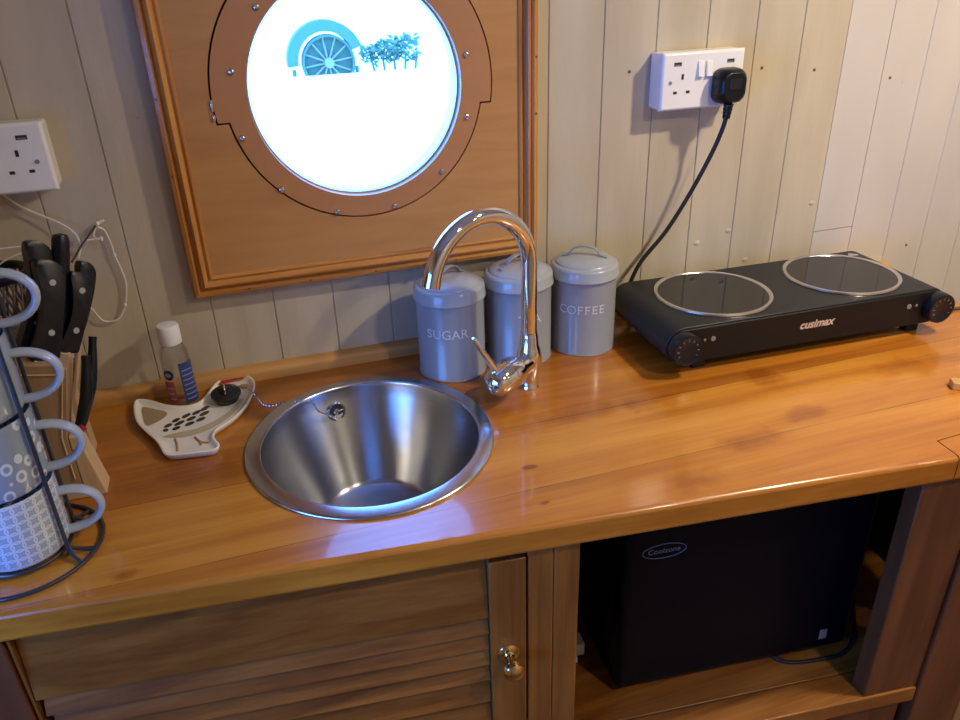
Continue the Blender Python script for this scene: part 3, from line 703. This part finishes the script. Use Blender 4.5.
area = sum(hp[i-1].x*hp[i].y-hp[i].x*hp[i-1].y for i in range(len(hp)))
sg = -1 if area > 0 else 1
up = lambda pts, z: [p+V((0, 0, z)) for p in pts]
ht_ = thing('hen_spoon_rest', 'cream hen-shaped ceramic spoon rest holding the black sink plug', 'spoon rest', (-.345, -.12, 0))
mb = MB(); rings = [up(offs(hp, sg*.008), .0004), up(offs(hp, sg*.004), .002), up(offs(hp, sg*.0006), .0085), up(offs(hp, sg*0), .0112), up(offs(hp, sg*.0018), .0124), up(offs(hp, sg*.0036), .0116), up(offs(hp, sg*.0062), .0085), up(offs(hp, sg*.0095), .0067), up(offs(hp, sg*.012), .0060)]
mb.loft(rings, True, False, False); bm = mb.bm; bm.verts.ensure_lookup_table(); n = len(hp)
for k in (0, len(rings)-1):
    vs = [bm.verts[k*n+i] for i in range(n)]; es = [bm.edges.get((vs[i], vs[(i+1) % n])) for i in range(n)]
    bmesh.ops.triangle_fill(bm, edges=[e for e in es if e], use_beauty=True)
dish = mb.build('dish', 'ceramic', ht_, ang=60)
def patch(name, m, pts, z, th=.0006, label=None, closed=True):
    q = catmull([V((x, y, 0)) for x, y in pts], 5, True); mb = MB(); mb.loft([up(q, z), up(q, z+th)]); return mb.build(name, m, dish, smooth=False, label=label)
patch('painted_tail', 'p_tan', [(-.419, -.055), (-.400, -.068), (-.384, -.084), (-.390, -.100), (-.410, -.112), (-.416, -.090)], .0066)
for (x, y, a, ln) in [(-.331, -.091, .75, .011), (-.343, -.099, .7, .010), (-.332, -.106, .6, .011), (-.357, -.103, .7, .010), (-.350, -.114, .6, .010), (-.371, -.111, .7, .009), (-.366, -.121, .6, .011), (-.381, -.122, .7, .008), (-.352, -.128, .5, .010), (-.370, -.134, .5, .008), (-.337, -.121, .5, .010), (-.384, -.134, .5, .005)]:
    d = V((math.cos(a), math.sin(a), 0)); s_ = V((-d.y, d.x, 0)); c = V((x, y, 0))
    q = [c+d*ln*.72*math.cos(2*PI*i/14)+s_*.0038*math.sin(2*PI*i/14) for i in range(14)]
    mb = MB(); mb.loft([up(q, .0064), up(q, .0072)]); mb.build('painted_feather', 'p_brown', dish, smooth=False)
patch('painted_belly', 'p_beige', [(-.387, -.151), (-.360, -.161), (-.333, -.157), (-.308, -.140), (-.288, -.116), (-.276, -.085), (-.281, -.082), (-.296, -.110), (-.317, -.132), (-.342, -.145), (-.368, -.147)], .0064)
mb = MB(); mb.tube(catmull([(-.371, -.163, .0068), (-.368, -.178, .0068), (-.367, -.196, .0070)], 4), .0014, 6); mb.build('painted_leg', 'p_leg', dish)
mb = MB(); mb.tube(catmull([(-.345, -.168, .0068), (-.337, -.184, .0068), (-.326, -.190, .0072)], 4), .0014, 6); mb.tube([(-.339, -.180, .0068), (-.337, -.192, .007)], .0012, 6); mb.build('painted_leg', 'p_leg', dish)
patch('painted_comb', 'p_red', [(-.309, -.028), (-.303, -.0185), (-.290, -.0145), (-.275, -.0165), (-.273, -.0235), (-.282, -.0235), (-.295, -.0265), (-.304, -.033)], .0102, .0012)
patch('painted_face', 'p_tan', [(-.279, -.038), (-.270, -.036), (-.266, -.046), (-.276, -.050)], .0068)
sp_ = thing('sink_plug', 'black rubber sink plug lying on the hen spoon rest', 'sink plug', (-.299, -.080, .0075))
pM = Matrix.Translation((-.299, -.078, .0085)) @ Matrix.Rotation(.12, 4, 'X')
pl = MB().lathe([(0, 0), (.0165, 0), (.0185, .004), (.0205, .0085), (.0215, .010), (.0215, .0125), (.0195, .0140), (.009, .0145), (.0085, .0175), (.005, .019), (0, .0195)], (0, 0, 0), 40)
bmesh.ops.transform(pl.bm, matrix=pM, verts=pl.bm.verts); pl = pl.build('stopper', 'black_rubber', sp_, ang=40)
mb = MB().tube([pM @ V((-.0005, -.009+.018*i/6, .0155+.010*math.sin(PI*i/6))) for i in range(7)], .0014, 8); mb.build('wire_loop', 'chrome', sp_)
ch = catmull([(-.288, -.070, .0245), (-.278, -.072, .0225), (-.268, -.080, .0205), (-.2615, -.088, .0175), (-.2535, -.094, .007), (-.248, -.104, .0022), (-.236, -.110, .002), (-.222, -.107, .0022), (-.208, -.113, .0028), (-.200, -.117, .0060), (-.192, -.121, .0066), (-.184, -.127, .0062), (-.178, -.130, .003), (-.176, -.134, -.004), (-.168, -.129, -.016), (-.158, -.1235, -.0245), (-.1505, -.121, -.0285)], 24)
mb = MB(); acc = 0; last = None; beads = 0
for p in ch:
    if last is not None and (p-last).length < .0047: continue
    last = p; mb.sphere(p, .0021, 1)
mb.tube(ch, .00045, 5)
tag(mb.build('ball_chain', 'chrome'), 'chrome ball chain from the black plug over the sink rim to the overflow', 'chain')
# clear bottle of hand gel
bx, by = -.361, -.046
bt = thing('hand_gel_bottle', 'small clear hand gel bottle with a white cap behind the hen dish', 'bottle', (bx, by, 0), None)
def oval(prof, n=40, sx=1., sy=.72): return [[(bx+r*sx*math.cos(2*PI*i/n), by+r*sy*math.sin(2*PI*i/n), z) for i in range(n)] for r, z in prof]
MB().loft(oval([(.017, .0006), (.0195, .002), (.0205, .006), (.0205, .072), (.0195, .085), (.0165, .093), (.0135, .0975)])).build('shell', 'clear', bt, ang=60)
MB().loft(oval([(.0, .1035), (.0118, .1035), (.0118, .0955)]), cap0=False).build('neck', 'clear', bt)
MB().lathe([(0, .0990), (.0150, .0990), (.0156, .1005), (.0156, .1245), (.0142, .1275), (.008, .1288), (0, .129)], (bx, by, 0), 40).build('cap', 'white_rough', bt, ang=40)
def label_patch(name, m, a0, a1, z0, z1, dr=.0004):
    mb = MB(); n = 12; g = lambda a, z, r: (bx+(r)*math.cos(a), by+r*.72*math.sin(a), z)
    mb.loft([[g(a0+(a1-a0)*i/n, z, .0206+dr) for i in range(n+1)] for z in (z0, z1)], close=False); return mb.build(name, m, bt, fixn=False)
D = math.radians
label_patch('blue_label', 'lab_blue', D(-80), D(5), .004, .070)
label_patch('red_label', 'lab_red', D(-160), D(-110), .006, .042)
for i in range(7): label_patch('label_print', 'lab_pale', D(-72), D(-20+8*(i % 3)), .010+.0078*i, .0118+.0078*i, .0008)
for i in range(3): label_patch('label_print', 'lab_pale', D(-146), D(-114-4*(i % 2)), .012+.009*i, .0145+.009*i, .0008)
mb = MB(); n = 20
vs = [mb.bm.verts.new((bx+.0211*math.cos(D(-128)+.42*math.cos(2*PI*i/n)), by+.0211*.72*math.sin(D(-128)+.42*math.cos(2*PI*i/n)), .053+.0085*math.sin(2*PI*i/n))) for i in range(n)]; mb.bm.faces.new(vs)
mb.build('oval_badge', 'lab_navy', bt, smooth=False)
mb = MB(); vs = [mb.bm.verts.new((bx+.0216*math.cos(D(-128)+.24*math.cos(2*PI*i/n)), by+.0216*.72*math.sin(D(-128)+.24*math.cos(2*PI*i/n)), .053+.0032*math.sin(2*PI*i/n))) for i in range(n)]; mb.bm.faces.new(vs)
mb.build('badge_print', 'lab_pale', bt, smooth=False)

# ------------------------------------------------------------------ mugs in their wire rack
MX, MY = -.527, -.339
rk = thing('mug_rack', 'dark wire rack holding a stack of four grey mugs at the left edge', 'rack', (MX, MY, 0))
mb = MB(); mb.tube([(MX+.08*math.cos(2*PI*i/64), MY+.08*math.sin(2*PI*i/64), .0028) for i in range(64)], .0024, 8, True); mb.build('base_ring', 'wire_dark', rk)
mb = MB(); mb.tube([(MX+.0475*math.cos(2*PI*i/64), MY+.0475*math.sin(2*PI*i/64), .0065) for i in range(64)], .0022, 8, True); mb.build('support_ring', 'wire_dark', rk)
for az in (-28, 31, 150, 208):
    a = D(az); d = V((math.cos(a), math.sin(a), 0)); t_ = V((-d.y, d.x, 0)); c = V((MX, MY, 0))
    pth = [c+d*.0785+t_*.013+V((0, 0, .0028)), c+d*.064+t_*.006+V((0, 0, .006)), c+d*.0555+V((0, 0, .014)), c+d*.0545+V((0, 0, .03)), c+d*.0545+V((0, 0, .34)), c+d*.050+V((0, 0, .352)), c+d*.030+V((0, 0, .356))]
    MB().tube(catmull(pth, 5), .0023, 8).build('upright', 'wire_dark', rk)
    MB().tube([c+d*.0785-t_*.013+V((0, 0, .0028)), c+d*.064-t_*.006+V((0, 0, .006)), c+d*.0555+V((0, 0, .014))], .0021, 8).build('brace', 'wire_dark', rk)
mb = MB(); mb.tube([(MX+.030*math.cos(2*PI*i/40), MY+.030*math.sin(2*PI*i/40), .356) for i in range(40)], .0022, 8, True); mb.build('top_ring', 'wire_dark', rk)
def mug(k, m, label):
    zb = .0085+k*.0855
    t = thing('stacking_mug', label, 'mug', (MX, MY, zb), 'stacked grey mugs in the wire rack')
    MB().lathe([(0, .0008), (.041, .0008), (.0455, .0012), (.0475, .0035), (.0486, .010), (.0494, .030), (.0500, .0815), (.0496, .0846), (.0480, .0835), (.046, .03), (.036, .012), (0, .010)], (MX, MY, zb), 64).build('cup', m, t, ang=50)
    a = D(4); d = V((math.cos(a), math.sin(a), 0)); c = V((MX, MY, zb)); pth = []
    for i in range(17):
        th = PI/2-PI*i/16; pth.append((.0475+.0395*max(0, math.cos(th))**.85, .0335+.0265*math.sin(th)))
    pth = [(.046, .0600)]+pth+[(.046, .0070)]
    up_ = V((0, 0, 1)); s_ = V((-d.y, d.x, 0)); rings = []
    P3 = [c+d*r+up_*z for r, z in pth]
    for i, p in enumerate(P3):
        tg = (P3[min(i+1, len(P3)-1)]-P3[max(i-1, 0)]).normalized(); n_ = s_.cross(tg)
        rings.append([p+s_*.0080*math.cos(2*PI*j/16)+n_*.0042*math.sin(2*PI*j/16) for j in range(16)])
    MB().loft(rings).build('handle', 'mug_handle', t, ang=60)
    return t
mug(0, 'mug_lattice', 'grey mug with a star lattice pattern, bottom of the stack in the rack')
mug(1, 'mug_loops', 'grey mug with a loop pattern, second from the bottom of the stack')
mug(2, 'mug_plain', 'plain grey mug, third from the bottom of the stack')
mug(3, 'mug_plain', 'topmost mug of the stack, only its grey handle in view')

# ------------------------------------------------------------------ knife block and knives
kt = thing('knife_block', 'pale wooden knife block behind the mug rack holding black-handled knives', 'knife block', (-.52, -.19, 0))
fk = lambda a, b, h: (a, h, b)
nearp = [(-.595, .0004), (-.450, .0004), (-.4635, .086), (-.473, .090), (-.4525, .176), (-.462, .183), (-.560, .200)]
MB().prism([(-.597, .0004), (-.450, .0004), (-.4638, .086), (-.4735, .0885), (-.4735, .0004+.02), (-.597, .02)], -.2548, -.2205, fk).build('front_tier', 'beech', kt, bevel=.0012)
MB().prism([(-.597, .0206), (-.4741, .0206), (-.4741, .0895), (-.4525, .176), (-.462, .183), (-.560, .200)], -.2546, -.2205, fk).build('front_board', 'beech_dark', kt, bevel=.0012)
for i in range(3):
    MB().prism([(-.598+.001*i, .0004), (-.4705-.002*i, .0004), (-.476-.001*i, .090), (-.4525+.004*i, .180+.004*i), (-.560, .202+.003*i)], -.2200+.0315*i, -.1895+.0315*i, fk).build('board', ('beech', 'beech_dark', 'beech')[i], kt, bevel=.0012)
MB().tube([(-.480, -.2552, .030), (-.480, -.2552, .090), (-.459, -.2552, .170), (-.545, -.2552, .186)], .0011, 6).build('inlay_line', 'beech', kt)
def knife(name, p0, p1, wdt, th, label, rivets=2, yaw=0., curve=.006, group='black-handled knives in the block'):
    p0, p1 = V(p0), V(p1); ax = (p1-p0); Ln = ax.length; ax.normalize()
    vd = V((.26, -.84, -.47)); s_ = ax.cross(vd).normalized()          # width direction
    s_ = (Matrix.Rotation(yaw, 3, ax) @ s_); n_ = ax.cross(s_)
    t = thing(name, label, 'knife', tuple(p0), group)
    out = []
    L_ = [(0, -.40), (.08, -.46), (.3, -.40), (.55, -.36), (.8, -.44), (.93, -.50), (.985, -.42), (1., -.15), (.99, .18), (.90, .50), (.72, .47), (.5, .40), (.25, .42), (.08, .46), (0, .40)]
    q = [p0+ax*Ln*a+s_*(wdt*b+curve*math.sin(PI*a)) for a, b in L_]
    q = catmull(q, 3, True)
    h = MB().loft([[p+n_*hh for p in (q if abs(hh) < th/2-.0008 else [p0+ax*Ln*.5+(p-(p0+ax*Ln*.5))*.94 for p in q])] for hh in (-th/2, -th/2+.0016, th/2-.0016, th/2)]).build('handle', 'black_plastic', t, ang=50)
    MB().loft([[p0+s_*(wdt*b) + ax*a + n_*hh for a, b in ((.004, -.38), (.004, .38), (-.006, .34), (-.006, -.34))] for hh in (-.0055, .0055)]).build('bolster', 'chrome', t)
    for i in range(rivets):
        a = (.28, .78, .52)[i]; c = p0+ax*Ln*a+s_*curve*math.sin(PI*a)
        for sd in (1, -1): MB().cyl(c+n_*(sd*(th/2-.001)), c+n_*(sd*(th/2+.0007)), .0036, n=14).build('rivet', 'rivet', h)
    return t
knife('kitchen_knife', (-.497, -.213, .186), (-.461, -.180, .307), .029, .017, 'black riveted knife handle furthest left, half behind the mug handle')
knife('kitchen_knife', (-.478, -.235, .184), (-.452, -.200, .290), .031, .017, 'broad black riveted knife handle nearest the viewer, second from left')
knife('kitchen_knife', (-.459, -.212, .180), (-.428, -.178, .264), .026, .016, 'black riveted knife handle at the right of the block top')
knife('kitchen_knife', (-.454, -.188, .186), (-.421, -.160, .270), .020, .015, 'black knife handle furthest right, mostly behind its neighbour', 0)
t = thing('sharpening_steel', 'round-ended black sharpening steel handle standing between the knife handles', 'sharpening steel', (-.462, -.19, .19))
p0, p1 = V((-.462, -.200, .186)), V((-.4365, -.172, .311)); ax = (p1-p0).normalized(); Ln = (p1-p0).length
MB().lathe([(0, 0), (.0075, 0), (.0085, .01), (.0082, Ln*.5), (.0098, Ln*.8), (.0096, Ln-.008), (.0075, Ln-.002), (0, Ln)], p0, 24, ax).build('handle', 'black_plastic', t, ang=50)
MB().cyl(p0-ax*.006, p0+ax*.002, .0055, n=12).build('rod', 'steel', t)
t = thing('kitchen_scissors', 'slim black scissor handles with a red spot in the block front slot', 'scissors', (-.462, -.237, .085))
for (a, b, r) in (((-.4655, -.240, .083), (-.4385, -.214, .172), .0068), ((-.4640, -.228, .085), (-.4300, -.190, .185), .0062)):
    a, b = V(a), V(b); m = (a+b)/2+V((.004, -.002, -.004))
    MB().tube(catmull([a, m, b], 8), [r*(.75+.35*math.sin(PI*min(1, i/14))) for i in range(17)], 14).build('handle', 'black_plastic', t, ang=60)
MB().cyl((-.4640, -.246, .0875), (-.4560, -.243, .0935), .0045, n=14).build('red_spot', 'red', t)

# ------------------------------------------------------------------ wicker pot, fairy light wire
wk = thing('wicker_pot', 'dark-rimmed woven pot behind the mugs at the left edge', 'pot', (-.545, -.082, 0))
mb = MB(); n = 22
for k in range(n):
    for s_ in (1, -1):
        mb.tube([(-.545+(.034+.006*t)*math.cos(2*PI*k/n+s_*t*1.5), -.082+(.034+.006*t)*math.sin(2*PI*k/n+s_*t*1.5), .004+.236*t) for t in [i/10 for i in range(11)]], .0017, 6)
mb.build('woven_side', 'rattan', wk)
MB().tube([(-.545+.0405*math.cos(2*PI*i/40), -.082+.0405*math.sin(2*PI*i/40), .243) for i in range(40)], .0055, 10, True).build('rim', 'black_plastic', wk)
MB().cyl((-.545, -.082, .0005), (-.545, -.082, .006), .0345, n=32).build('base', 'rattan', wk)
fw_ = thing('fairy_light_wire', 'thin pale fairy light wire hanging in loops below the left socket', 'fairy lights', (-.45, -.02, .24))
wA = [(-.565, -.012, .3325), (-.532, -.006, .330), (-.508, -.008, .308), (-.482, -.010, .291), (-.464, -.012, .279), (-.451, -.015, .265), (-.448, -.020, .249), (-.452, -.030, .236)]
wB = [(-.452, -.030, .236), (-.443, -.025, .255), (-.434, -.020, .256), (-.420, -.020, .2555), (-.430, -.012, .258), (-.4215, -.010, .274), (-.413, -.008, .277), (-.423, -.008, .270), (-.416, -.006, .263), (-.412, -.006, .244), (-.411, -.006, .226), (-.407, -.006, .203), (-.406, -.006, .181), (-.414, -.006, .151), (-.428, -.006, .131), (-.447, -.006, .131), (-.455, -.010, .148), (-.460, -.020, .168), (-.462, -.030, .190)]
wC = [(-.585, -.05, .262), (-.541, -.05, .266), (-.504, -.05, .266)]; wD = [(-.585, -.05, .262), (-.560, -.05, .238), (-.548, -.05, .243), (-.528, -.05, .253), (-.506, -.05, .259)]
for q in (wA, wB, wC, wD): MB().tube(catmull(q, 8), .0012, 6).build('wire', 'fairy', fw_)
for p in (wB[5], wB[10], wA[6], wB[3], wB[13]): MB().sphere(p, .0021, 2, (1, 1, 1.6)).build('bulb', 'white_rough', fw_)
MB().tube([(-.458, -.05, .237), (-.444, -.03, .253), (-.424, -.012, .272)], .0016, 6).build('stem', 'twig', fw_)

# ------------------------------------------------------------------ outside the porthole
g = MB(); g.bx(-6, 6, .5, 3.72, -.9, .012); g.bx(-6, 6, 3.72, 14, -.9, -.36)
struct(g.build('ground', 'ground'))
wh = thing('spoked_wheel', 'blue spoked wheel with a mudguard seen through the porthole', 'wheel', (.44, 4.0, -.36))
cx, cz = .435, .06
MB().lathe([(.148, -.03), (.163, -.035), (.163, .035), (.148, .03), (.148, -.03)], (cx+.015, 4.0, cz-.01), 64, (0, -1, 0)).build('tyre', 'wheel_blue', wh)
mb = MB()
for k in range(12):
    a = 2*PI*k/12+.15; mb.cyl((cx+.015, 4, cz-.01), (cx+.015+.152*math.cos(a), 4, cz-.01+.152*math.sin(a)), .006, n=8)
mb.build('spokes', 'wheel_pale', wh)
MB().lathe([(0, -.05), (.03, -.05), (.03, .05), (0, .05)], (cx+.015, 4, cz-.01), 24, (0, -1, 0)).build('hub', 'wheel_pale', wh)
MB().lathe([(0, .02), (.148, .02), (.148, .026), (0, .026)], (cx+.015, 4, cz-.01), 48, (0, 1, 0)).build('wheel_disc', 'wheel_blue', wh)
def arcband(r0, r1, a0, a1, y0, y1, n=40):
    mb = MB(); mb.loft([[(cx+r*math.cos(a), y, cz+r*math.sin(a)) for r, y in ((r0, y0), (r1, y0), (r1, y1), (r0, y1))] for a in [D(a0+(a1-a0)*i/n) for i in range(n+1)]]); return mb
arcband(.172, .236, 20, 185, 3.95, 4.05).build('mudguard', 'wheel_blue', wh, ang=40)
mb = MB()
for x in (cx-.20, cx+.19): mb.cyl((x, 4.0, -.36), (x, 4.0, .02), .012, n=8)
mb.build('stand', 'wheel_blue', wh)
for (bx_, bz_, n_, lab) in ((.90, .0, 420, 'blue-green bush beyond the wheel, seen through the porthole'),):
    bu = thing('bush', lab, 'bush', (bx_, 4.25, -.36)); rnd = random.Random(9); mb = MB()
    for k in range(n_):
        t = rnd.random(); x = bx_-.17+.34*t; top = .075+.085*t**.7; z = .0+top*rnd.random()**.6; y = 4.25+rnd.uniform(-.12, .12)
        d = V((rnd.uniform(-1, 1), rnd.uniform(-1, 1), rnd.uniform(-.4, 1))).normalized(); e = d.orthogonal().normalized(); l_ = rnd.uniform(.03, .06)
        f = [V((x, y, z)), V((x, y, z))+d*l_*.5+e*l_*.28, V((x, y, z))+d*l_, V((x, y, z))+d*l_*.5-e*l_*.28]; mb.bm.faces.new([mb.bm.verts.new(v) for v in f])
    mb.build('foliage', 'hedge', bu, smooth=False, fixn=False)
    mb = MB()
    for k in range(5): mb.tube([(bx_-.05+.04*k, 4.25, -.36), (bx_-.10+.06*k, 4.25, -.15), (bx_-.14+.08*k, 4.25, .06)], .008, 6)
    mb.build('stems', 'hedge', bu)

# ------------------------------------------------------------------ lamps and daylight
def ceiling_lamp(x, y, pw, size, label, col=(1, .86, .65)):
    t = thing('ceiling_light', label, 'ceiling light', (x, y, ZC), 'round cabin ceiling lights')
    MB().lathe([(.0, 0), (.06, 0), (.06, -.008), (.052, -.014), (.046, -.012)], (x, y, ZC), 40).build('frame', 'brass', t)
    MB().lathe([(.046, -.010), (.0, -.011)], (x, y, ZC), 40).build('diffuser', 'lamp', t)
    ld = bpy.data.lights.new('ceiling_bulb', 'AREA'); ld.shape = 'DISK'; ld.size = size; ld.energy = pw; ld.color = col
    lo = bpy.data.objects.new('ceiling_bulb', ld); COL.objects.link(lo); lo.parent = t; lo.location = (0, 0, -.016); lo['label'] = 'warm glowing bulb'
LAMPS = [(.92, -.72, 16.0), (.62, -1.35, 7.0), (1.5, -1.45, 3.5)]
for i, (x, y, p) in enumerate(LAMPS):
    ceiling_lamp(x, y, p, .085, ('round brass ceiling light above the hotplate', 'round brass ceiling light over the middle of the cabin', 'round brass ceiling light at the right end of the cabin', 'round brass ceiling light near the glazed door')[i])
def portal(name, loc, rot, sx, sy, shape='RECTANGLE'):
    ld = bpy.data.lights.new(name, 'AREA'); ld.shape = shape; ld.size = sx; ld.size_y = sy; ld.cycles.is_portal = True
    lo = bpy.data.objects.new(name, ld); COL.objects.link(lo); lo.location = loc; lo.rotation_euler = rot
portal('daylight_porthole', (PX, .045, PZ), (-PI/2, 0, 0), .34, .34)
portal('daylight_door', (X0-.06, (DY0+DY1)/2, (DZ0+DZ1)/2), (0, -PI/2, 0), DZ1-DZ0, DY1-DY0)
w = bpy.data.worlds.new('overcast_sky'); SC.world = w; w.use_nodes = True
bg = w.node_tree.nodes['Background']; bg.inputs[0].default_value = (.095, .30, 1.0, 1); bg.inputs[1].default_value = 16.0

# ------------------------------------------------------------------ camera
cam = bpy.data.cameras.new('camera'); co = bpy.data.objects.new('camera', cam); COL.objects.link(co); SC.camera = co
cam.sensor_width = 36; cam.sensor_fit = 'HORIZONTAL'; cam.lens = 773.105/960*36; cam.clip_start = .02
r_ = V((.9496099, -.3120095, -.0298517)); u_ = V((.1681058, .4266098, .8886757)); f_ = V((.2645401, .8489135, -.4575636))
co.matrix_world = Matrix(((r_.x, u_.x, -f_.x, -.23621), (r_.y, u_.y, -f_.y, -1.14777), (r_.z, u_.z, -f_.z, .57582), (0, 0, 0, 1)))
SC.view_settings.view_transform = 'Standard'; SC.view_settings.look = 'None'; SC.view_settings.gamma = 1; SC.view_settings.use_curve_mapping = False
SC.view_settings.exposure = 0.0
